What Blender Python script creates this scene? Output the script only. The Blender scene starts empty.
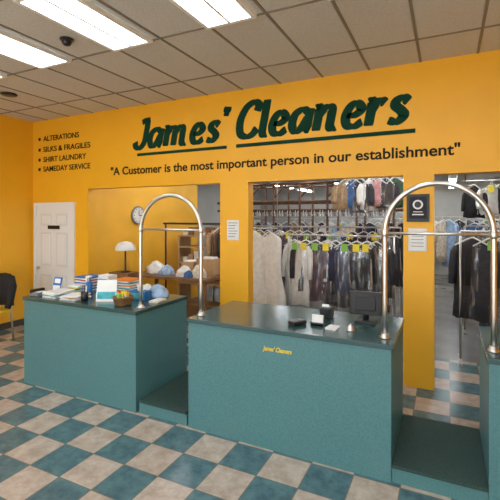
import bpy, bmesh, math, random
from mathutils import Vector, Matrix, noise
random.seed(7)
scn = bpy.context.scene
try:
    scn.view_settings.view_transform = 'Standard'
    scn.view_settings.look = 'None'
except Exception: pass

# ------------------------------------------------------------ materials
def mat(name, col, rough=0.5, metal=0.0, var=0.0, vscale=8.0, bump=0.0, bscale=30.0, emit=None, estr=0.0, coat=0.0, spec=0.5, col2=None):
    m = bpy.data.materials.new(name); m.use_nodes = True
    nt = m.node_tree; b = nt.nodes['Principled BSDF']
    b.inputs['Base Color'].default_value = (*col, 1)
    b.inputs['Roughness'].default_value = rough
    b.inputs['Metallic'].default_value = metal
    b.inputs['Specular IOR Level'].default_value = spec
    if coat: b.inputs['Coat Weight'].default_value = coat; b.inputs['Coat Roughness'].default_value = 0.15
    tc = nt.nodes.new('ShaderNodeTexCoord')
    if var or col2:
        n = nt.nodes.new('ShaderNodeTexNoise'); n.inputs['Scale'].default_value = vscale; n.inputs['Detail'].default_value = 4
        nt.links.new(tc.outputs['Object'], n.inputs['Vector'])
        r = nt.nodes.new('ShaderNodeValToRGB')
        c2 = col2 if col2 else tuple(min(1, c*(1+var)) for c in col)
        c1 = col if col2 else tuple(c*(1-var) for c in col)
        r.color_ramp.elements[0].position = .38; r.color_ramp.elements[1].position = .62
        r.color_ramp.elements[0].color = (*c1, 1); r.color_ramp.elements[1].color = (*c2, 1)
        nt.links.new(n.outputs['Fac'], r.inputs['Fac']); nt.links.new(r.outputs['Color'], b.inputs['Base Color'])
    if bump:
        n2 = nt.nodes.new('ShaderNodeTexNoise'); n2.inputs['Scale'].default_value = bscale
        nt.links.new(tc.outputs['Object'], n2.inputs['Vector'])
        bp = nt.nodes.new('ShaderNodeBump'); bp.inputs['Strength'].default_value = bump; bp.inputs['Distance'].default_value = .02
        nt.links.new(n2.outputs['Fac'], bp.inputs['Height']); nt.links.new(bp.outputs['Normal'], b.inputs['Normal'])
    if emit:
        b.inputs['Emission Color'].default_value = (*emit, 1); b.inputs['Emission Strength'].default_value = estr
    return m

def srgb(r, g, b):
    f = lambda c: (c/255/12.92) if c/255 <= .04045 else ((c/255+.055)/1.055)**2.4
    return (f(r), f(g), f(b))

M = {}
M['yellow'] = mat('yellow_paint', srgb(245,180,34), .45, var=.03, vscale=1.5, bump=.08, bscale=120)
M['yellow2'] = mat('yellow_paint_backroom', srgb(244,182,48), .55, var=.04, vscale=2)
M['teal'] = mat('teal_laminate', srgb(80,126,130), .38, var=.10, vscale=90)
M['tealtop'] = mat('teal_countertop', srgb(46,78,78), .22, var=.12, vscale=120, coat=.3)
M['carpet'] = mat('dark_green_mat', srgb(42,68,64), .8, var=.15, vscale=60, bump=.3, bscale=200)
M['green'] = mat('sign_green', srgb(6,58,42), .75, spec=.2)
M['darktxt'] = mat('lettering_dark', srgb(42,38,22), .7, spec=.2)
M['goldtxt'] = mat('lettering_gold', srgb(235,205,70), .4)
M['steel'] = mat('brushed_steel', (.60,.57,.53), .28, 1.0, var=.05, vscale=30)
M['white'] = mat('white_paint', (.84,.84,.82), .4)
M['trim'] = mat('white_metal', (.75,.76,.76), .4)
M['tile'] = mat('ceiling_panel', srgb(208,204,198), .9, var=.06, vscale=60, bump=.2, bscale=80)
M['tbar'] = mat('ceiling_grid', srgb(136,126,112), .6)
M['black'] = mat('black_plastic', (.012,.012,.014), .35)
M['grey'] = mat('grey_plastic', (.2,.2,.21), .4)
M['paper'] = mat('paper', (.82,.82,.80), .7, var=.03)
M['blue'] = mat('blue_card', srgb(40,110,175), .5, var=.1)
M['cyan'] = mat('teal_card', srgb(60,165,175), .5, var=.2, vscale=20)
M['red'] = mat('red_card', srgb(180,40,40), .5, var=.1)
M['orange'] = mat('orange_card', srgb(235,130,40), .5)
M['wood'] = mat('brown_wood', srgb(130,92,58), .5, var=.2, vscale=6)
M['carton'] = mat('beige_carton', srgb(186,150,108), .7, var=.06)
M['rust'] = mat('rusty_pipe', srgb(105,72,50), .55, .2, var=.25, vscale=12)
M['bwall'] = mat('backroom_wall', srgb(176,174,168), .8, var=.06, vscale=2)
M['conc'] = mat('concrete_floor', srgb(122,118,112), .25, var=.12, vscale=3, bump=.05)
M['emit'] = mat('light_diffuser', (.9,.95,1), .5, emit=(.86,.94,1), estr=8.0)
M['tube'] = mat('fluorescent_tube', (.9,.95,1), .5, emit=(.92,.96,1), estr=20.0)
M['glass_dk'] = mat('smoked_glass', (.02,.02,.03), .5, spec=.2)
M['yplast'] = mat('yellow_plastic', srgb(225,190,40), .4)
M['skirt'] = mat('dark_baseboard', srgb(70,66,58), .5)
M['asph'] = mat('pale_pavement', srgb(190,188,182), .9, var=.08)

def floor_mat():
    m = bpy.data.materials.new('checker_floor_tile'); m.use_nodes = True
    nt = m.node_tree; N = nt.nodes.new; L = nt.links.new
    b = nt.nodes['Principled BSDF']
    tc = N('ShaderNodeTexCoord'); mp = N('ShaderNodeMapping')
    S = 1/0.305
    mp.inputs['Scale'].default_value = (S, S, S)
    mp.inputs['Location'].default_value = (1.5*S, -2.85*S, .5)
    L(tc.outputs['Object'], mp.inputs['Vector'])
    ck = N('ShaderNodeTexChecker'); ck.inputs['Scale'].default_value = 1.0
    ck.inputs['Color1'].default_value = (0,0,0,1); ck.inputs['Color2'].default_value = (1,1,1,1)
    L(mp.outputs[0], ck.inputs['Vector'])
    no = N('ShaderNodeTexNoise'); no.inputs['Scale'].default_value = 9; no.inputs['Detail'].default_value = 6; no.inputs['Roughness'].default_value = .7
    L(tc.outputs['Object'], no.inputs['Vector'])
    def ramp(c1, c2):
        r = N('ShaderNodeValToRGB'); r.color_ramp.elements[0].position = .35; r.color_ramp.elements[1].position = .65
        r.color_ramp.elements[0].color = (*c1, 1); r.color_ramp.elements[1].color = (*c2, 1); L(no.outputs['Fac'], r.inputs['Fac']); return r
    rt = ramp(srgb(62,92,100), srgb(92,124,130)); rb = ramp(srgb(162,146,132), srgb(194,180,166))
    mx = N('ShaderNodeMix'); mx.data_type = 'RGBA'
    L(ck.outputs['Fac'], mx.inputs[0]); L(rb.outputs[0], mx.inputs[6]); L(rt.outputs[0], mx.inputs[7])
    sp = N('ShaderNodeSeparateXYZ'); L(mp.outputs[0], sp.inputs[0])
    gs = []
    for i in (0, 1):
        fr = N('ShaderNodeMath'); fr.operation = 'FRACT'; L(sp.outputs[i], fr.inputs[0])
        su = N('ShaderNodeMath'); su.operation = 'SUBTRACT'; su.inputs[1].default_value = .5; L(fr.outputs[0], su.inputs[0])
        ab = N('ShaderNodeMath'); ab.operation = 'ABSOLUTE'; L(su.outputs[0], ab.inputs[0])
        gt = N('ShaderNodeMath'); gt.operation = 'GREATER_THAN'; gt.inputs[1].default_value = .487; L(ab.outputs[0], gt.inputs[0]); gs.append(gt)
    mxx = N('ShaderNodeMath'); mxx.operation = 'MAXIMUM'; L(gs[0].outputs[0], mxx.inputs[0]); L(gs[1].outputs[0], mxx.inputs[1])
    m2 = N('ShaderNodeMix'); m2.data_type = 'RGBA'; m2.inputs[7].default_value = (*srgb(110,108,100), 1)
    L(mxx.outputs[0], m2.inputs[0]); L(mx.outputs[2], m2.inputs[6]); L(m2.outputs[2], b.inputs['Base Color'])
    b.inputs['Roughness'].default_value = .27
    return m
M['floor'] = floor_mat()

def bag_mat():
    m = bpy.data.materials.new('clear_garment_bag'); m.use_nodes = True
    nt = m.node_tree; nt.nodes.clear(); N = nt.nodes.new; L = nt.links.new
    o = N('ShaderNodeOutputMaterial'); t = N('ShaderNodeBsdfTransparent'); t.inputs[0].default_value = (.98,.98,.99,1)
    g = N('ShaderNodeBsdfGlossy'); g.inputs['Roughness'].default_value = .12
    d = N('ShaderNodeBsdfDiffuse'); d.inputs[0].default_value = (.85,.87,.9,1)
    a = N('ShaderNodeMixShader'); a.inputs[0].default_value = .45; L(g.outputs[0], a.inputs[1]); L(d.outputs[0], a.inputs[2])
    x = N('ShaderNodeMixShader'); L(t.outputs[0], x.inputs[1]); L(a.outputs[0], x.inputs[2])
    tc = N('ShaderNodeTexCoord'); mp = N('ShaderNodeMapping'); mp.inputs['Scale'].default_value = (1, 1, .22); n = N('ShaderNodeTexNoise'); n.inputs['Scale'].default_value = 20; n.inputs['Detail'].default_value = 2
    L(tc.outputs['Object'], mp.inputs[0]); L(mp.outputs[0], n.inputs['Vector'])
    r = N('ShaderNodeMapRange'); r.inputs[1].default_value = .50; r.inputs[2].default_value = .70; r.inputs[3].default_value = .05; r.inputs[4].default_value = .42
    L(n.outputs['Fac'], r.inputs[0]); L(r.outputs[0], x.inputs[0]); L(x.outputs[0], o.inputs[0])
    return m
M['bag'] = bag_mat()
def glass_mat():
    m = bpy.data.materials.new('window_glass'); m.use_nodes = True
    nt = m.node_tree; nt.nodes.clear(); N = nt.nodes.new; L = nt.links.new
    o = N('ShaderNodeOutputMaterial'); t = N('ShaderNodeBsdfTransparent'); g = N('ShaderNodeBsdfGlossy'); g.inputs['Roughness'].default_value = .02
    x = N('ShaderNodeMixShader'); x.inputs[0].default_value = .06; L(t.outputs[0], x.inputs[1]); L(g.outputs[0], x.inputs[2]); L(x.outputs[0], o.inputs[0])
    return m
M['glass'] = glass_mat()
cloth = {}
for n, c in dict(charcoal=(46,46,54), navy=(40,46,76), blackc=(24,23,26), plum=(74,50,66), greyc=(112,112,120), whitec=(232,230,226), cream=(222,212,196), blue=(64,104,160), ltblue=(160,184,212), brown=(92,66,50), red=(150,50,48), pink=(205,150,150), green=(60,90,70), tan=(165,135,100), teal=(50,100,110)).items():
    cloth[n] = mat('cloth_'+n, srgb(*c), .75, var=.06 if n == 'whitec' else .18, vscale=14, bump=.3, bscale=40)

# ------------------------------------------------------------ builder
class B:
    def __init__(s, name):
        s.name = name; s.bm = bmesh.new(); s.mats = []; s.sm = []
    def mi(s, m):
        if m not in s.mats: s.mats.append(m)
        return s.mats.index(m)
    def box(s, x0, x1, y0, y1, z0, z1, m, rot=0, piv=None, bev=0.0, tilt=0):
        bm2 = bmesh.new()
        bmesh.ops.create_cube(bm2, size=1)
        for v in bm2.verts:
            v.co = Vector(((x0+x1)/2 + v.co.x*(x1-x0), (y0+y1)/2 + v.co.y*(y1-y0), (z0+z1)/2 + v.co.z*(z1-z0)))
        if bev: bmesh.ops.bevel(bm2, geom=bm2.edges[:], offset=bev, segments=2, affect='EDGES', profile=.5)
        p = Vector(piv) if piv else Vector(((x0+x1)/2, (y0+y1)/2, (z0+z1)/2))
        if tilt: bmesh.ops.rotate(bm2, cent=p, matrix=Matrix.Rotation(tilt, 3, 'X'), verts=bm2.verts)
        if rot: bmesh.ops.rotate(bm2, cent=p, matrix=Matrix.Rotation(rot, 3, 'Z'), verts=bm2.verts)
        s.merge(bm2, m)
    def heap(s, x, y, z, rx, ry, h, m, seed=0):
        R = []; n = 28
        for i in range(9):
            t = i/8; rr = math.cos(t*math.pi/2)**.6 if i < 8 else .03
            ring = []
            for j in range(n):
                q = 2*math.pi*j/n
                d = noise.noise(Vector((math.cos(q)*2.2+seed, math.sin(q)*2.2, t*3+seed)))*.35 + noise.noise(Vector((math.cos(q)*6+seed, math.sin(q)*6, t*6)))*.15
                ring.append(Vector((x+rx*rr*math.cos(q)*(1+d), y+ry*rr*math.sin(q)*(1+d), z+h*(t**1.1)*(1+d*.3*t))))
            R.append(ring)
        s.rings(R, m)
    def merge(s, bm2, m, smooth=False):
        i = s.mi(m); vm = {}
        for v in bm2.verts: vm[v] = s.bm.verts.new(v.co)
        for f in bm2.faces:
            try:
                nf = s.bm.faces.new([vm[v] for v in f.verts]); nf.material_index = i; nf.smooth = smooth
            except ValueError: pass
        bm2.free()
    def rings(s, rings, m, caps=True, smooth=True, closed=False):
        i = s.mi(m); R = [[s.bm.verts.new(p) for p in r] for r in rings]; n = len(R[0])
        seq = list(zip(R[:-1], R[1:])) + ([(R[-1], R[0])] if closed else [])
        for a, b in seq:
            for k in range(n):
                f = s.bm.faces.new((a[k], a[(k+1) % n], b[(k+1) % n], b[k])); f.material_index = i; f.smooth = smooth
        if caps and not closed:
            for r in (R[0][::-1], R[-1]):
                f = s.bm.faces.new(r); f.material_index = i
    def tube(s, pts, r, m, seg=10, caps=True):
        pts = [Vector(p) for p in pts]; rr = r if isinstance(r, (list, tuple)) else [r]*len(pts)
        out = []; up = None
        for k, p in enumerate(pts):
            t = (pts[min(k+1, len(pts)-1)] - pts[max(k-1, 0)]).normalized()
            if up is None:
                up = Vector((0,0,1)) if abs(t.z) < .9 else Vector((1,0,0))
            a = (up - t*up.dot(t)).normalized(); up = a; bb = t.cross(a)
            out.append([p + (a*math.cos(q) + bb*math.sin(q))*rr[k] for q in [2*math.pi*j/seg for j in range(seg)]])
        s.rings(out, m, caps)
    def lathe(s, cx, cy, prof, m, seg=20, axis='Z', cz=0):
        out = []
        for (r, z) in prof:
            ring = []
            for j in range(seg):
                q = 2*math.pi*j/seg
                if axis == 'Z': ring.append(Vector((cx+r*math.cos(q), cy+r*math.sin(q), z)))
                elif axis == 'Y': ring.append(Vector((cx+r*math.cos(q), cy+z, cz+r*math.sin(q))))
                else: ring.append(Vector((cx+z, cy+r*math.cos(q), cz+r*math.sin(q))))
            out.append(ring)
        s.rings(out, m)
    def poly(s, pts, m):
        i = s.mi(m); f = s.bm.faces.new([s.bm.verts.new(p) for p in pts]); f.material_index = i
    def done(s, parent=None, recalc=True):
        if recalc: bmesh.ops.recalc_face_normals(s.bm, faces=s.bm.faces[:])
        me = bpy.data.meshes.new(s.name); s.bm.to_mesh(me); s.bm.free()
        for m in s.mats: me.materials.append(m)
        o = bpy.data.objects.new(s.name, me); scn.collection.objects.link(o)
        if parent: o.parent = parent
        return o
def empty(name):
    o = bpy.data.objects.new(name, None); scn.collection.objects.link(o); return o

# ------------------------------------------------------------ shell
H = 3.43; YW = 4.6; XL = -6.385; XR = 3.2; YF = -3.0; OT = 2.245; YB = 14.0; HB = 2.9
b = B('floor'); b.box(XL-.1, XR+.1, YF-.1, 5.7, -.1, 0, M['floor']); b.done()
b = B('floor_backroom'); b.box(XL-.1, XR+.1, 5.7, YB+.1, -.1, 0, M['conc']); b.done()
b = B('ceiling'); b.box(XL-.1, XR+.1, YF-.1, YW+.15, H, H+.1, M['tile']); b.done()
b = B('ceiling_backroom'); b.box(XL-.1, XR+.1, YW+.15, YB+.1, HB, HB+.1, M['bwall']); b.done()
b = B('wall_back')
T = YW+.15
b.box(XL, -5.08, YW, T, 0, H, M['yellow'])
b.box(-2.68, -2.27, YW, T, 0, OT, M['yellow'])
b.box(-.42, -.12, YW, T, 0, OT, M['yellow'])
b.box(1.35, XR, YW, T, 0, OT, M['yellow'])
b.box(-5.08, XR, YW, T, OT, H, M['yellow'])
b.done()
b = B('wall_left'); b.box(XL-.1, XL, YF, YW+.15, 0, H, M['yellow']); b.done()
b = B('wall_right'); b.box(XR, XR+.1, YF, YB, 0, H, M['yellow']); b.done()
b = B('wall_backroom_side'); b.box(-5.2, -5.08, T, 7.7, 0, HB, M['yellow2']); b.done()
b = B('wall_backroom_left'); b.box(XL-.1, XL, T, YB, 0, HB, M['bwall']); b.done()
b = B('wall_backroom_rear'); b.box(XL, XR, YB, YB+.1, 0, HB, M['bwall']); b.done()
b = B('baseboard_left'); b.box(XL, XL+.015, YF, YW-.02, 0, .1, M['skirt']); b.done()
b = B('baseboard_back'); b.box(XL+.02, -6.36, YW-.015, YW, 0, .1, M['skirt']); b.box(-5.3, -5.08, YW-.015, YW, 0, .1, M['skirt']); b.done()
b = B('wall_front')
b.box(XL, XR, YF-.15, YF, 0, .25, M['yellow']); b.box(XL, XR, YF-.15, YF, 3.0, H, M['yellow'])
for x in (XL, XR-.2): b.box(x, x+.2, YF-.15, YF, .25, 3.0, M['yellow'])
b.done()
xs = [XL+.2, -4.1, -2.0, .1, XR-.2]
for i in range(4):
    b = B('window_%d' % (i+1)); x0, x1 = xs[i], xs[i+1]; y0, y1 = YF-.11, YF-.04
    b.box(x0, x0+.05, y0, y1, .25, 3.0, M['trim']); b.box(x1-.05, x1, y0, y1, .25, 3.0, M['trim'])
    b.box(x0+.05, x1-.05, y0, y1, .25, .31, M['trim']); b.box(x0+.05, x1-.05, y0, y1, 2.94, 3.0, M['trim']); b.box(x0+.05, x1-.05, y0, y1, 2.25, 2.31, M['trim'])
    b.box(x0+.05, x1-.05, YF-.08, YF-.075, .31, 2.94, M['glass']); b.done()
b = B('ground_outside'); b.box(-20, 20, -20, YF-.15, -.12, -.02, M['asph']); b.done()

b = B('ceiling_grid')
gx = [-.25 - .525*n for n in range(-6, 12)]
gy = [2.95 - 1.05*n for n in range(-1, 6)]
for x in gx:
    if XL < x < XR: b.box(x-.012, x+.012, YF, YW, H-.006, H, M['tbar'])
for y in gy: b.box(XL, XR, y-.012, y+.012, H-.0062, H, M['tbar'])
b.done()
def troffer(x0, x1, y0, y1):
    b = B('ceiling_light'); z = H-.007
    f = .035
    b.box(x0, x0+f, y0, y1, z-.03, z, M['white']); b.box(x1-f, x1, y0, y1, z-.03, z, M['white'])
    b.box(x0+f, x1-f, y0, y0+f, z-.03, z, M['white']); b.box(x0+f, x1-f, y1-f, y1, z-.03, z, M['white'])
    xm = (x0+x1)/2
    b.box(xm-.012, xm+.012, y0+f, y1-f, z-.03, z, M['white'])
    b.box(x0+f, xm-.012, y0+f, y1-f, z-.024, z, M['emit']); b.box(xm+.012, x1-f, y0+f, y1-f, z-.024, z, M['emit'])
    b.done()
for k in range(-2, 4):
    xc = -1.605 - 1.05*k
    if xc > 2.9 or xc < XL+.3: continue
    for yr in ((1.9, 2.95), (-.2, .85), (-2.3, -1.25)):
        troffer(xc-.235, xc+.235, yr[0]+.015, yr[1]-.015)
def tubefix(x, y0, y1, z=2.78):
    b = B('fluorescent_fixture')
    b.box(x-.09, x+.09, y0, y1, z+.03, z+.09, M['white'])
    for d in (-.045, .045): b.tube([(x+d, y0+.03, z+.012), (x+d, y1-.03, z+.012)], .017, M['tube'], 8)
    b.box(x-.08, x+.08, y0, y0+.03, z-.01, z+.03, M['white']); b.box(x-.08, x+.08, y1-.03, y1, z-.01, z+.03, M['white'])
    for y in (y0+.1, y1-.1): b.tube([(x, y, z+.09), (x, y, HB-.004)], .006, M['steel'], 6)
    b.done()
for x in (-4.2, -2.6, -1.0, .12, 1.6):
    for y in (5.2, 7.6, 10.0, 12.0): tubefix(x, y, y+1.5, 2.78 if y < 9 else 2.66)

# ------------------------------------------------------------ counters
CT = .935; CY0 = 2.86; CY1 = 3.69
def counter(x0, x1, name='service_counter'):
    b = B(name)
    b.box(x0+.012, x1-.012, CY0+.015, CY1-.01, 0, CT-.035, M['teal'])
    b.box(x0, x1, CY0, CY1, CT-.035, CT, M['tealtop'], bev=.004)
    return b.done()
counter(-4.15, -2.556); rc = counter(-2.0, -.328); counter(.22, 1.6)
def platform(x0, x1):
    b = B('low_step_platform')
    b.box(x0, x1, CY0+.03, CY1-.03, 0, .1, M['teal']); b.box(x0, x1, CY0+.02, CY1-.02, .1, .122, M['carpet']); b.done()
platform(-2.542, -2.014); platform(-.338, .23)
def arch(xa, xb, y, top):
    b = B('steel_garment_arch'); r = (xb-xa)/2; xc = (xa+xb)/2; zc = top-r
    pts = [(xa, y, CT+.004)] + [(xa, y, CT + (zc-CT)*t) for t in (.3, .6, .9)]
    pts += [(xc - r*math.cos(a), y, zc + r*math.sin(a)) for a in [math.pi*j/20 for j in range(21)]]
    pts += [(xb, y, CT + (zc-CT)*t) for t in (.9, .6, .3)] + [(xb, y, CT+.004)]
    b.tube(pts, .018, M['steel'], 14)
    b.tube([(xa, y, 1.685), (xb, y, 1.685)], .010, M['steel'], 10)
    for x in (xa, xb):
        b.lathe(x, y, [(.04, CT+.001), (.04, CT+.01), (.026, CT+.02), (.026, CT+.035)], M['steel'])
        b.lathe(x, y, [(.022, 1.66), (.025, 1.675), (.025, 1.695), (.022, 1.71)], M['steel'])
    b.done()
arch(-2.62, -1.94, 3.0, 2.0); arch(-.40, .27, 3.02, 2.03)

# ------------------------------------------------------------ lettering
def text(body, x0, x1, y, z, h, m, parent, shear=0, offset=0, name='lettering'):
    cu = bpy.data.curves.new(name, 'FONT'); cu.body = body; cu.size = 1; cu.extrude = .002; cu.shear = shear; cu.offset = offset
    o = bpy.data.objects.new(name, cu); scn.collection.objects.link(o); cu.materials.append(m)
    bpy.context.view_layer.update()
    xsn = [c[0] for c in o.bound_box]
    w = max(xsn)-min(xsn)
    sx = (x1-x0)/w; sy = h/.7
    o.rotation_euler = (math.pi/2, 0, 0); o.scale = (sx, sy, 1); o.location = (x0-min(xsn)*sx, y-.003, z)
    dg = bpy.context.evaluated_depsgraph_get(); bpy.context.view_layer.update()
    me = bpy.data.meshes.new_from_object(o.evaluated_get(dg)); o2 = bpy.data.objects.new(name, me); scn.collection.objects.link(o2)
    o2.rotation_euler = o.rotation_euler; o2.scale = o.scale; o2.location = o.location
    bpy.data.objects.remove(o)
    if parent: o2.parent = parent
    return o2
G = {
 'a': (1.18, [[(.84,.84),(.56,.96),(.22,.78),(.13,.36),(.32,.07),(.6,.18),(.86,.62)], [(.94,.98),(.90,.5),(.92,.12),(1.04,.05)]]),
 'm': (1.86, [[(.04,.92),(.16,.98),(.18,.6),(.16,0)], [(.18,.62),(.46,.92),(.72,.88),(.74,.5),(.72,0)], [(.74,.62),(1.02,.92),(1.28,.88),(1.30,.5),(1.3,.12),(1.46,.04),(1.56,.1)]]),
 'n': (1.3, [[(.04,.92),(.16,.98),(.18,.6),(.16,0)], [(.18,.6),(.48,.92),(.76,.88),(.78,.5),(.78,.12),(.94,.04),(1.04,.1)]]),
 'e': (1.04, [[(.2,.47),(.56,.5),(.8,.70),(.56,.95),(.28,.82),(.14,.44),(.28,.1),(.6,.04),(.9,.2)]]),
 's': (.94, [[(.8,.78),(.58,.95),(.32,.86),(.3,.68),(.56,.46),(.7,.26),(.44,.05),(.1,.14)]]),
 'r': (.86, [[(.04,.92),(.16,.98),(.18,.6),(.16,0)], [(.18,.55),(.36,.86),(.56,.94),(.72,.82)]]),
 'J': (1.14, [[(.5,1.42),(.75,1.52),(1.1,1.56)], [(.94,1.54),(.92,.95),(.84,.34),(.54,.03),(.22,.12),(.12,.38)]]),
 "'": (.46, [[(.28,1.66),(.22,1.2)]]),
 'C': (1.3, [[(1.02,1.14),(1.08,1.4),(.8,1.56),(.4,1.34),(.16,.8),(.24,.24),(.58,.04),(.92,.12),(1.14,.38)]]),
 'l': (.5, [[(.2,1.6),(.18,.9),(.16,.2),(.28,.05),(.4,.1)]]),
}
def cr(pts, n=8):
    P = [Vector(p) for p in pts]; P = [P[0]*2-P[1]] + P + [P[-1]*2-P[-2]]; out = []
    for i in range(1, len(P)-2):
        for k in range(n):
            t = k/n; a, b_, c, d = P[i-1], P[i], P[i+1], P[i+2]
            out.append(.5*((2*b_) + (c-a)*t + (2*a-5*b_+4*c-d)*t*t + (3*b_-a-3*c+d)*t**3))
    out.append(P[-2]); return out
def script_word(b, word, x0, x1, y, z, sz, m, w0=.43, slant=.18):
    tot = sum(G[c][0] for c in word); sx = (x1-x0)/tot; cx = 0; lay = 0
    for c in word:
        adv, strokes = G[c]
        for st in strokes:
            lay += 1; yy = y - .003 - .0002*lay
            P = cr(st); n = len(P); L = []; R = []
            for k, p in enumerate(P):
                t = (P[min(k+1, n-1)] - P[max(k-1, 0)]).normalized(); nn = Vector((-t.y, t.x))
                w = w0*(.50+.50*abs(t.y)**.8)/2
                if c == "'": w *= 1.15 if k < n/2 else .8
                e = min(k, n-1-k)
                if e == 0: w *= .85
                L.append(p+nn*w); R.append(p-nn*w)
            def tr(q): return (x0 + (cx+q.x+slant*q.y-.1)*sx, yy, z+q.y*sz)
            for k in range(n-1):
                b.poly([tr(L[k]), tr(R[k]), tr(R[k+1]), tr(L[k+1])], m)
        cx += adv
sign = empty('wall_sign')
b = B('script_lettering')
script_word(b, "James'", -4.14, -2.56, YW, 2.80, .262, M['green'])
script_word(b, "Cleaners", -2.43, -.34, YW, 2.81, .28, M['green'])
b.done(sign, recalc=False)
b = B('underline')
b.box(-4.08, -2.58, YW-.006, YW-.001, 2.69, 2.73, M['green']); b.box(-2.44, -.30, YW-.006, YW-.001, 2.69, 2.735, M['green'])
b.done(sign)
text('"A Customer is the most important person in our establishment"', -4.60, .12, YW, 2.435, .115, M['darktxt'], sign, offset=.02, name='slogan')
lst = empty('services_list')
for i, (t, x1, zz) in enumerate([('ALTERATIONS', -5.28, 3.075), ('SILKS & FRAGILES', -5.03, 2.895), ('SHIRT LAUNDRY', -5.12, 2.725), ('SAMEDAY SERVICE', -5.03, 2.565)]):
    text(t, -6.12, x1, YW, zz, .085, M['darktxt'], lst, offset=.014, name='list_line')
    b = B('bullet'); b.box(-6.24, -6.19, YW-.005, YW-.001, zz+.015, zz+.065, M['darktxt']); b.done(lst)
text("James' Cleaners", -1.29, -1.05, CY0+.013, .765, .035, M['goldtxt'], rc, shear=.3, offset=.02, name='counter_lettering')

# ------------------------------------------------------------ door
b = B('door_1')
dx0, dx1, dt = -6.27, -5.42, 1.98
b.box(dx0-.06, dx0, YW-.03, YW-.001, 0, dt+.06, M['white']); b.box(dx1, dx1+.06, YW-.03, YW-.001, 0, dt+.06, M['white']); b.box(dx0, dx1, YW-.03, YW-.001, dt, dt+.06, M['white'])
b.box(dx0, dx1, YW-.012, YW-.001, .01, dt, M['white'])
w = (dx1-dx0-.3)/2
for px in (dx0+.1, dx0+.2+w):
    for z0, z1 in ((.2, .85), (.98, 1.55), (1.65, 1.86)):
        b.box(px, px+w, YW-.017, YW-.011, z0, z1, M['trim'], bev=.004)
        b.box(px+.04, px+w-.04, YW-.024, YW-.016, z0+.04, z1-.04, M['white'], bev=.004)
b.lathe(dx0+.07, YW-.05, [(.012, .04), (.012, .02), (.028, .015), (.03, -.005), (.018, -.015)], M['steel'], axis='Y', cz=.95)
b.box(-5.98, -5.7, YW-.028, YW-.023, 1.60, 1.66, M['darktxt'])
b.done()
b = B('wall_clock')
b.lathe(-5.08, 5.72, [(.16, 0), (.165, .01), (.165, .035), (.15, .04)], M['grey'], 28, 'X', 1.83)
b.lathe(-5.08, 5.72, [(.142, .041), (.142, .043)], M['paper'], 28, 'X', 1.83)
b.box(-5.036, -5.033, 5.714, 5.726, 1.83, 1.92, M['black']); b.box(-5.036, -5.033, 5.72, 5.79, 1.822, 1.836, M['black'])
for j in range(12):
    q = j*math.pi/6; yy, zz = 5.72+.12*math.cos(q), 1.83+.12*math.sin(q)
    b.box(-5.037, -5.034, yy-.008, yy+.008, zz-.008, zz+.008, M['black'])
b.done()
b = B('pier_notice'); b.box(-2.575, -2.40, YW-.006, YW, 1.50, 1.76, M['paper'], bev=.002)
for i in range(6): b.box(-2.555, -2.42-.02*(i % 3), YW-.0075, YW-.006, 1.72-.035*i, 1.728-.035*i, M['grey'])
b.done()
b = B('framed_plaque'); b.box(-.385, -.165, YW-.025, YW, 1.75, 2.04, M['black'], bev=.004)
b.box(-.36, -.19, YW-.028, YW-.024, 1.78, 2.01, M['glass_dk']); b.lathe(-.275, YW-.028, [(.05, 0), (.05, -.004)], M['paper'], 20, 'Y', 1.93); b.lathe(-.275, YW-.032, [(.033, 0), (.033, -.002)], M['black'], 20, 'Y', 1.93); b.box(-.33, -.22, YW-.031, YW-.027, 1.82, 1.832, M['paper']); b.box(-.32, -.23, YW-.031, YW-.027, 1.85, 1.858, M['paper']); b.done()
b = B('framed_license'); b.box(-.37, -.19, YW-.012, YW, 1.44, 1.68, M['trim'], bev=.003); b.box(-.355, -.205, YW-.015, YW-.011, 1.455, 1.665, M['paper'])
for i in range(5): b.box(-.34, -.22, YW-.0165, YW-.0148, 1.63-.035*i, 1.636-.035*i, M['grey'])
b.done()
b = B('dome_camera'); b.lathe(-3.12, 2.58, [(.06, H-.007), (.06, H-.02), (.045, H-.022), (.042, H-.045), (.03, H-.062), (.008, H-.07)], M['black'], 18); b.done()
b = B('ceiling_speaker'); b.lathe(-5.2, 3.4, [(.10, H-.007), (.10, H-.02), (.07, H-.03), (.02, H-.032)], M['black'], 20); b.done()

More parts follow.
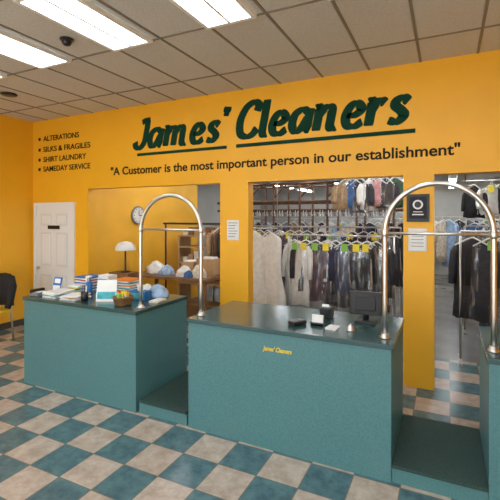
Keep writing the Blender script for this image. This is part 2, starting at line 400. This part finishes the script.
# ------------------------------------------------------------ garments
M['tagy'] = mat('yellow_tag', srgb(245,222,50), .6)
M['tagg'] = mat('green_tag', srgb(140,200,90), .6)
def garment(b, x, y, zt, length, rot, m, wid=1.0, bag=True, sleeves=True, flare=1.0, hanger=True, tag=None):
    ph = random.uniform(0, 6); ca, sa = math.cos(rot), math.sin(rot)
    def P(u, v, w): return Vector((x+u*ca-v*sa, y+u*sa+v*ca, zt-w))
    prof = [(0, .045, .035), (.02, .06, .04), (.05, .13, .05), (.09, .195, .055), (.13, .215, .06), (.3, .20, .06), (.5, .195, .065), (.75, .21*flare, .075*flare), (1.0, .225*flare, .085*flare)]
    def body(sc, ln, mm, amp, top, dsc=1.0):
        R = []
        for i, (t, hw, hd) in enumerate(prof):
            d = t*ln if t > .13 else t*.9
            ring = []
            for j in range(24):
                q = 2*math.pi*j/24; f = 1 + amp*min(1, t*1.5)*math.sin(5*q+ph+t*2) + amp*.6*math.sin(9*q+ph*2+t*6)*min(1, t*2)
                ring.append(P(hw*wid*sc*math.cos(q)*f, hd*dsc*math.sin(q)*f, d+top + .015*math.sin(3*q+ph)*t))
            R.append(ring)
        b.rings(R, mm)
    body(1.0, length, m, .14, .0)
    if sleeves:
        for sgn in (-1, 1):
            L_ = min(.58, length*.8)
            pts = [P(sgn*.18*wid, 0, .085), P(sgn*.225*wid, .01, .18), P(sgn*.245*wid, -.01, .35), P(sgn*.25*wid, -.03, L_)]
            b.tube(pts, [.045, .055, .048, .038], m, 10)
    if hanger:
        pts = [P(0, 0, .03), P(0, 0, -.04)] + [P(.02+.02*math.cos(a), 0, -.055-.02*math.sin(a)) for a in (math.pi, math.pi*.7, math.pi*.4, 0)]
        b.tube(pts, .004, M['white'], 6)
        b.tube([P(-.2*wid, -.075, .085), P(-.05, -.07, .0), P(0, -.06, -.02), P(.05, -.07, .0), P(.2*wid, -.075, .085)], .009, M['white'], 6)
    if bag: body(1.12, length+.12, M['bag'], .18, -.012, 1.35)
    if tag:
        b.box(x-.045, x+.045, y-.135, y-.131, zt-.13, zt-.02, tag, rot=random.uniform(-.4, .4))

def rack(name, x0, x1, y, z, step, cols, lens, rotr=(-.5, .5), legs=True, bag=.7, tagp=.4, wid=1.0, zbase=0, seq=None):
    b = B(name)
    b.tube([(x0-.05, y, z), (x1+.05, y, z)], .014, M['steel'], 8)
    if legs:
        for x in (x0-.05, x1+.05):
            b.tube([(x, y, z), (x, y, zbase+.03)], .014, M['steel'], 8); b.box(x-.02, x+.02, y-.22, y+.22, zbase, zbase+.03, M['steel'])
    else:
        for x in (x0-.05, x1+.05): b.tube([(x, y, z), (x, y, HB-.004)], .01, M['rust'], 8)
    x = x0 + .1; last = None; i = 0
    while x < x1-.08:
        c = random.choice([q for q in cols if q != last]); last = c; L_ = random.uniform(*lens)
        if seq and i < len(seq): c = seq[i]
        garment(b, x, y+random.uniform(-.03, .03), z-.09, L_, random.uniform(*rotr), cloth[c], wid=random.uniform(.85, 1.05)*wid, bag=random.random() < bag, tag=(random.choice([M['tagy'], M['tagy'], M['tagg']]) if random.random() < tagp else None))
        x += step*random.uniform(.8, 1.2); i += 1
    return b.done()
dark = ['charcoal', 'blackc', 'navy', 'plum', 'greyc', 'whitec', 'charcoal', 'ltblue', 'cream']
rack('clothes_rack', -2.2, -.72, 6.0, 1.52, .15, ['charcoal', 'navy', 'plum', 'charcoal', 'greyc', 'blackc'], (.75, 1.0), (-.35, .35), tagp=.7, bag=.9, seq=['whitec', 'charcoal', 'plum', 'whitec', 'charcoal', 'navy', 'blackc', 'greyc', 'charcoal', 'navy', 'blackc'])
b = B('hanging_white_gown')
b.tube([(-3.0, 5.9, 1.62), (-2.4, 5.9, 1.62)], .012, M['steel'], 8)
for xx in (-3.0, -2.4): b.tube([(xx, 5.9, 1.62), (xx, 5.9, HB-.004)], .008, M['steel'], 8)
garment(b, -2.78, 5.9, 1.55, 1.35, .1, cloth['whitec'], wid=.8, flare=1.7, sleeves=False, bag=False)
garment(b, -2.50, 5.92, 1.55, 1.3, -.2, cloth['whitec'], wid=.8, flare=1.4, sleeves=False, bag=False)
b.done()
rack('clothes_rack', -4.3, -.75, 7.2, 1.62, .19, dark, (.8, 1.1), (-.6, .6), tagp=.4)
rack('clothes_rack', -1.62, -.62, 6.75, 2.50, .13, ['red', 'tan', 'greyc', 'whitec', 'cream', 'blue', 'green', 'brown', 'pink', 'charcoal'], (.40, .55), (-.9, .9), legs=False, bag=.5, tagp=.2, wid=.8)
rack('clothes_rack', .2, 1.9, 5.7, 1.62, .15, ['navy', 'blue', 'charcoal', 'greyc', 'blackc', 'blackc', 'navy'], (.9, 1.25), (-.5, .5), tagp=.3, bag=.8, seq=['charcoal', 'blackc', 'blue', 'navy'])
rack('clothes_rack', .3, 2.4, 7.2, 1.66, .17, dark, (.9, 1.25), (-.7, .7), tagp=.2)
rack('clothes_rack', -4.6, -.7, 9.8, 1.75, .24, dark+['tan'], (.9, 1.2), (-.8, .8), tagp=.1, bag=.4)
rack('clothes_rack', .4, 2.4, 9.4, 1.75, .22, dark+['tan', 'blue'], (.9, 1.2), (-.8, .8), tagp=.1, bag=.4)
rack('clothes_rack', -1.2, 1.6, 12.6, 1.8, .24, dark+['tan', 'blue'], (1.0, 1.3), (-.8, .8), tagp=.1, bag=.3)
rack('clothes_rack', .35, 2.4, 8.3, 2.45, .2, dark, (.45, .6), (-.7, .7), tagp=.1, legs=False, bag=.3, wid=.8)

def conveyor(x0, x1):
    b = B('garment_conveyor')
    for y, z in ((8.0, 2.12), (8.9, 2.12), (8.0, 1.94), (8.9, 1.94)):
        b.tube([(x0, y, z), (x1, y, z)], .028, M['rust'], 8)
    for xe, sg in ((x0, -1), (x1, 1)):
        for z in (2.12, 1.94): b.tube([(xe+sg*.4*math.sin(a), 8.45-.45*math.cos(a), z) for a in [math.pi*j/10 for j in range(11)]], .028, M['rust'], 8)
    for i in range(7):
        x = x0 + (x1-x0)*i/6
        for y in (8.0, 8.9): b.tube([(x, y, 0), (x, y, 2.5)], .026, M['rust'], 8)
        b.tube([(x, 8.0, 2.5), (x, 8.9, 2.5)], .02, M['rust'], 8)
        if i < 6: b.tube([(x, 8.0, 2.2), (x+.3, 8.0, 2.5)], .016, M['rust'], 6)
    for y in (8.0, 8.9): b.tube([(x0, y, 2.5), (x1, y, 2.5)], .024, M['rust'], 8)
    for i in range(60):
        x = x0 + (x1-x0)*(i+.5)/60
        b.tube([(x, 7.98, 1.94), (x, 7.95, 1.86), (x, 7.98, 1.82), (x, 8.02, 1.85)], .008, M['white' if i % 3 else 'rust'], 5)
    b.done()
conveyor(-4.5, -1.0)

# ------------------------------------------------------------ backroom table, laundry heaps
b = B('work_table')
b.box(-4.75, -3.22, 5.1, 5.85, .82, .86, M['wood'], bev=.004)
for x in (-4.7, -3.27):
    for y in (5.15, 5.8): b.box(x-.025, x+.025, y-.025, y+.025, 0, .82, M['wood'])
b.box(-4.65, -3.3, 5.2, 5.8, .25, .28, M['wood']); b.done()
b = B('laundry_heap')
b.heap(-4.42, 5.45, .862, .17, .15, .20, cloth['whitec'], 1); b.heap(-4.14, 5.38, .862, .13, .13, .15, cloth['ltblue'], 2)
b.done()
b = B('laundry_heap')
b.heap(-3.74, 5.30, .862, .14, .12, .17, cloth['whitec'], 5); b.heap(-3.47, 5.30, .862, .13, .12, .20, cloth['cream'], 7); b.heap(-3.6, 5.22, .862, .09, .07, .11, cloth['blue'], 8)
b.done()
def carton(x0, x1, y0, y1, z0, h):
    b = B('cardboard_box'); m = M['carton']; t = .006
    b.box(x0, x1, y0, y0+t, z0, z0+h, m); b.box(x0, x1, y1-t, y1, z0, z0+h, m); b.box(x0, x0+t, y0+t, y1-t, z0, z0+h, m); b.box(x1-t, x1, y0+t, y1-t, z0, z0+h, m); b.box(x0+t, x1-t, y0+t, y1-t, z0, z0+t, m)
    b.box(x0+.02, x1-.02, y0+.03, y1-.03, z0+h*.6, z0+h*1.1, cloth['whitec'], bev=.02); b.done()
carton(-3.96, -3.72, 5.52, 5.76, .861, .2); carton(-3.66, -3.36, 5.52, 5.78, .861, .26)
b = B('rolling_coat_rail'); ry = 6.13
for x in (-4.75, -3.3):
    b.tube([(x, ry, .06), (x, ry, 1.68)], .016, M['black'], 8); b.tube([(x, ry-.15, .05), (x, ry+.15, .05)], .016, M['black'], 8)
    for y in (ry-.15, ry+.15): b.lathe(x, y, [(.02, 0.0), (.025, .02), (.02, .045)], M['black'], 10)
b.tube([(-4.8, ry, 1.68), (-3.25, ry, 1.68)], .018, M['black'], 8)
for x, c, l in ((-3.62, 'tan', .75), (-3.48, 'brown', .7), (-3.38, 'charcoal', .7)): garment(b, x, ry, 1.6, l, 1.2, cloth[c], wid=.85, bag=False)
b.done()
b = B('wooden_shelf_unit')
b.box(-4.75, -4.71, 6.5, 6.9, 0, 1.45, M['carton']); b.box(-3.75, -3.71, 6.5, 6.9, 0, 1.45, M['carton'])
for z in (.1, .5, .9, 1.2, 1.42): b.box(-4.71, -3.75, 6.5, 6.9, z, z+.03, M['carton'])
for i in range(7):
    b.box(-4.66+.13*i, -4.56+.13*i, 6.55, 6.75, .93, 1.02+.12*((i*7) % 3)/2, [M['paper'], M['carton'], M['white']][i % 3])
    b.box(-4.66+.13*i, -4.56+.13*i, 6.55, 6.75, 1.45, 1.5+.1*((i*5) % 3)/2, [M['white'], M['wood'], M['carton']][i % 3])
b.done()
b = B('desk_lamp')
b.box(-4.85, -4.45, 4.8, 5.05, 0, .92, M['wood'], bev=.004)
b.lathe(-4.62, 4.93, [(.08, .92), (.08, .935), (.015, .945), (.012, 1.30), (.03, 1.31)], M['black'])
b.lathe(-4.62, 4.93, [(.16, 1.27), (.162, 1.275), (.145, 1.34), (.10, 1.39), (.03, 1.41), (.01, 1.41)], M['white'], 24)
b.done()

# ------------------------------------------------------------ left counter items
C = CT+.001
def papers(name, x, y, w, d, h, ms, n=4, z=C, rv=.15):
    b = B(name)
    for i in range(n): b.box(x-w/2, x+w/2, y-d/2, y+d/2, z+h*i/n, z+h*(i+1)/n-.0006, ms[i % len(ms)], rot=random.uniform(-rv, rv))
    b.done()
def leaflet(x, y, w, h, m1, m2, rot=0):
    b = B('leaflet_stand'); p = (x, y, C+.004)
    b.box(x-w/2, x+w/2, y, y+.006, C+.004, C+h, m1, rot=rot, piv=p, tilt=-.25); b.box(x-w/2+.01, x+w/2-.01, y-.004, y, C+h*.12, C+h*.45, m2, rot=rot, piv=p, tilt=-.25); b.box(x-w/2+.02, x+w/2-.02, y-.004, y, C+h*.6, C+h*.9, M['paper'], rot=rot, piv=p, tilt=-.25)
    b.box(x-w/2, x+w/2, y, y+.09, C, C+.006, m1, rot=rot, piv=p); b.done()
papers('paper_stack', -3.82, 3.06, .20, .26, .06, [M['paper'], M['white'], M['cyan'], M['paper']], 6, rv=.3)
papers('paper_stack', -3.55, 3.05, .20, .24, .04, [M['paper'], M['white'], M['carton']], rv=.3)
papers('magazine_stack', -3.86, 3.52, .23, .24, .16, [M['paper'], M['blue'], M['paper'], M['red']], 10)
papers('magazine_stack', -3.28, 3.54, .23, .22, .16, [M['cyan'], M['paper'], M['orange'], M['paper']], 11)
leaflet(-3.13, 3.06, .20, .22, M['paper'], M['cyan'], .5)
leaflet(-3.36, 3.20, .15, .19, M['cyan'], M['blue'], -.1)
leaflet(-4.05, 3.2, .12, .17, M['blue'], M['paper'], .1)
papers('flyer_pile', -3.84, 3.30, .14, .10, .08, [M['tagy'], M['paper'], M['cyan']], 5, rv=.3)
b = B('tissue_box'); b.box(-3.02, -2.80, 3.26, 3.38, C, C+.09, M['blue'], bev=.006); b.box(-3.0, -2.82, 3.255, 3.26, C+.02, C+.07, M['cyan'])
b.rings([[Vector((-2.91+r*math.cos(a)*(1+.3*math.sin(3*a)), 3.32+.6*r*math.sin(a), z)) for a in [2*math.pi*j/12 for j in range(12)]] for r, z in ((.035, C+.088), (.03, C+.11), (.045, C+.14), (.05, C+.15))], M['paper']); b.done()
def basket(bx, by, m, n=16, name='candy_basket'):
    b = B(name)
    b.lathe(bx, by, [(.075, C), (.085, C+.02), (.10, C+.075), (.107, C+.08), (.10, C+.085), (.092, C+.07)], m, 20)
    for i in range(n):
        a = random.uniform(0, 6.28); r = random.uniform(0, .06); s = .022
        b.box(bx+r*math.cos(a)-s, bx+r*math.cos(a)+s, by+r*math.sin(a)-s*.7, by+r*math.sin(a)+s*.7, C+.07+.03*random.random(), C+.11+.03*random.random(), [M['red'], M['orange'], M['paper'], M['blue'], M['yplast'], M['tagg']][i % 6], rot=a, bev=.004)
    b.done()
basket(-2.86, 3.02, M['wood'], 28)
b = B('pen_cup'); b.lathe(-3.34, 2.98, [(.035, C), (.037, C+.1), (.033, C+.1), (.032, C+.05)], M['black'], 16)
for i in range(5): b.tube([(-3.34+.006*i-.012, 2.98, C+.03), (-3.34+.016*i-.035, 2.98+.01*(i % 2), C+.16)], .004, [M['blue'], M['red'], M['black'], M['yplast'], M['white']][i], 6)
b.done()
b = B('supply_carton'); b.box(-3.64, -3.48, 3.44, 3.58, C, C+.19, M['paper'], bev=.003); b.box(-3.63, -3.49, 3.437, 3.44, C+.04, C+.15, M['blue']); b.done()
b = B('spray_bottle'); b.lathe(-3.63, 3.30, [(.035, C), (.037, C+.02), (.037, C+.12), (.015, C+.16), (.015, C+.18)], M['blue'], 16); b.box(-3.66, -3.60, 3.28, 3.32, C+.18, C+.2, M['white'], bev=.004); b.box(-3.62, -3.605, 3.245, 3.28, C+.14, C+.19, M['white']); b.done()
b = B('crumpled_garment'); b.heap(-2.84, 3.53, C, .13, .10, .13, cloth['ltblue'], 12); b.heap(-3.0, 3.54, C, .08, .08, .12, cloth['whitec'], 13); b.done()
papers('receipt_pad', -2.66, 3.3, .1, .16, .02, [M['paper'], M['yplast']], 3)
b = B('desk_phone'); b.box(-4.12, -3.98, 2.92, 3.08, C, C+.04, M['grey'], bev=.006); b.box(-4.11, -4.07, 2.92, 3.08, C+.045, C+.07, M['black'], bev=.008); b.box(-4.11, -4.07, 2.92, 2.95, C+.03, C+.05, M['black']); b.box(-4.11, -4.07, 3.05, 3.08, C+.03, C+.05, M['black'])
for i in range(9): b.box(-4.05+.02*(i % 3), -4.037+.02*(i % 3), 2.95+.03*(i//3), 2.968+.03*(i//3), C+.04, C+.046, M['white'])
b.done()

# ------------------------------------------------------------ right counter items
b = B('pos_monitor')
mx, my = -.60, 3.40
b.box(mx-.08, mx+.08, my-.07, my+.07, C, C+.02, M['black'], bev=.006)
b.tube([(mx, my+.02, C+.015), (mx, my+.02, C+.15)], .025, M['black'], 10)
b.box(mx-.13, mx+.13, my-.015, my+.03, C+.06, C+.25, M['black'], rot=.12, bev=.008)
b.box(mx-.08, mx+.08, my-.03, my-.015, C+.1, C+.21, M['black'], rot=.12, bev=.006)
b.done()
b = B('card_reader'); cxr, cyr = -1.08, 3.08
b.box(cxr-.04, cxr+.04, cyr-.07, cyr+.07, C, C+.035, M['black'], rot=-.5, bev=.01); b.box(cxr-.03, cxr+.03, cyr+.01, cyr+.05, C+.036, C+.04, M['grey'], rot=-.5, piv=(cxr, cyr, C))
for i in range(9): b.box(cxr-.028+.02*(i % 3), cxr-.014+.02*(i % 3), cyr-.06+.02*(i//3), cyr-.047+.02*(i//3), C+.034, C+.04, M['grey'], rot=-.5, piv=(cxr, cyr, C))
b.done()
b = B('business_card_holder'); hx, hy = -.93, 3.14
b.box(hx-.05, hx+.05, hy-.03, hy+.03, C, C+.012, M['black']); b.box(hx-.05, hx+.05, hy+.02, hy+.03, C, C+.07, M['black']); b.box(hx-.045, hx+.045, hy-.005, hy+.015, C+.012, C+.08, M['paper']); b.box(hx-.05, hx+.05, hy-.03, hy-.025, C, C+.025, M['black']); b.done()
b = B('receipt_printer'); b.box(-.98, -.88, 3.36, 3.48, C, C+.09, M['black'], bev=.012); b.box(-.97, -.89, 3.37, 3.42, C+.09, C+.10, M['grey'], bev=.004); b.box(-.96, -.90, 3.375, 3.38, C+.08, C+.12, M['paper']); b.done()
papers('receipt_pad', -.80, 3.1, .08, .12, .012, [M['paper']], 3)
b = B('service_bell'); b.lathe(-.66, 3.1, [(.035, C), (.036, C+.008), (.03, C+.012), (.03, C+.02), (.022, C+.035), (.006, C+.042), (.005, C+.052)], M['steel'], 18); b.done()

# ------------------------------------------------------------ chair with jacket, far left
b = B('yellow_chair'); x, y = -5.86, 3.55
for sx in (-.2, .2):
    b.tube([(x+sx, y-.2, 0), (x+sx, y-.18, .45)], .013, M['steel'], 8); b.tube([(x+sx, y+.22, 0), (x+sx, y+.18, .45), (x+sx, y+.24, .9)], .013, M['steel'], 8)
b.box(x-.22, x+.22, y-.22, y+.2, .44, .475, M['yplast'], bev=.012)
b.box(x-.21, x+.21, y+.19, y+.215, .56, .88, M['yplast'], bev=.01)
b.done()
b = B('black_jacket')
R = []
for t, hw, z in ((0, .12, .97), (.1, .20, .94), (.3, .22, .8), (.6, .22, .65), (1, .23, .52)):
    R.append([Vector((x+hw*math.cos(q)*(1+.05*math.sin(6*q+t*5)), y+.2+(.06+.02*math.sin(4*q+t*3))*math.sin(q), z)) for q in [2*math.pi*j/20 for j in range(20)]])
b.rings(R, cloth['blackc'])
for sg in (-1, 1): b.tube([(x+sg*.17, y+.2, .93), (x+sg*.24, y+.18, .8), (x+sg*.25, y+.14, .6), (x+sg*.24, y+.1, .5)], [.05, .055, .045, .04], cloth['blackc'], 10)
b.done()
b = B('mop_bucket')
b.lathe(-4.85, 3.9, [(.12, 0.03), (.15, .3), (.16, .3), (.145, .28)], M['yplast'], 18); b.tube([(-4.85, 3.9, .1), (-4.80, 4.1, .8)], .012, M['wood'], 8)
for a in range(4): b.lathe(-4.85+.1*math.cos(a*1.57), 3.9+.1*math.sin(a*1.57), [(.02, 0), (.02, .035)], M['black'], 8)
b.done()

# ------------------------------------------------------------ world and lights
w = bpy.data.worlds.new('World'); scn.world = w; w.use_nodes = True
bg = w.node_tree.nodes['Background']; bg.inputs[0].default_value = (.84, .92, 1.0, 1); bg.inputs[1].default_value = 4.1
sl = bpy.data.lights.new('sun', 'SUN'); sl.energy = 12; sl.angle = .03; sl.color = (1, .96, .9)
so = bpy.data.objects.new('sun', sl); scn.collection.objects.link(so); so.location = (0, -8, 12)
so.rotation_euler = (Vector((.15, .42, -.9))).to_track_quat('-Z', 'Y').to_euler()
cam = bpy.data.cameras.new('camera'); co = bpy.data.objects.new('camera', cam); scn.collection.objects.link(co)
cam.sensor_width = 36; cam.lens = 404/500*36; cam.shift_y = -33/500
cam.clip_start = .05
co.location = (0, 0, 1.8); co.rotation_euler = (math.pi/2, 0, math.radians(26.0))
scn.camera = co
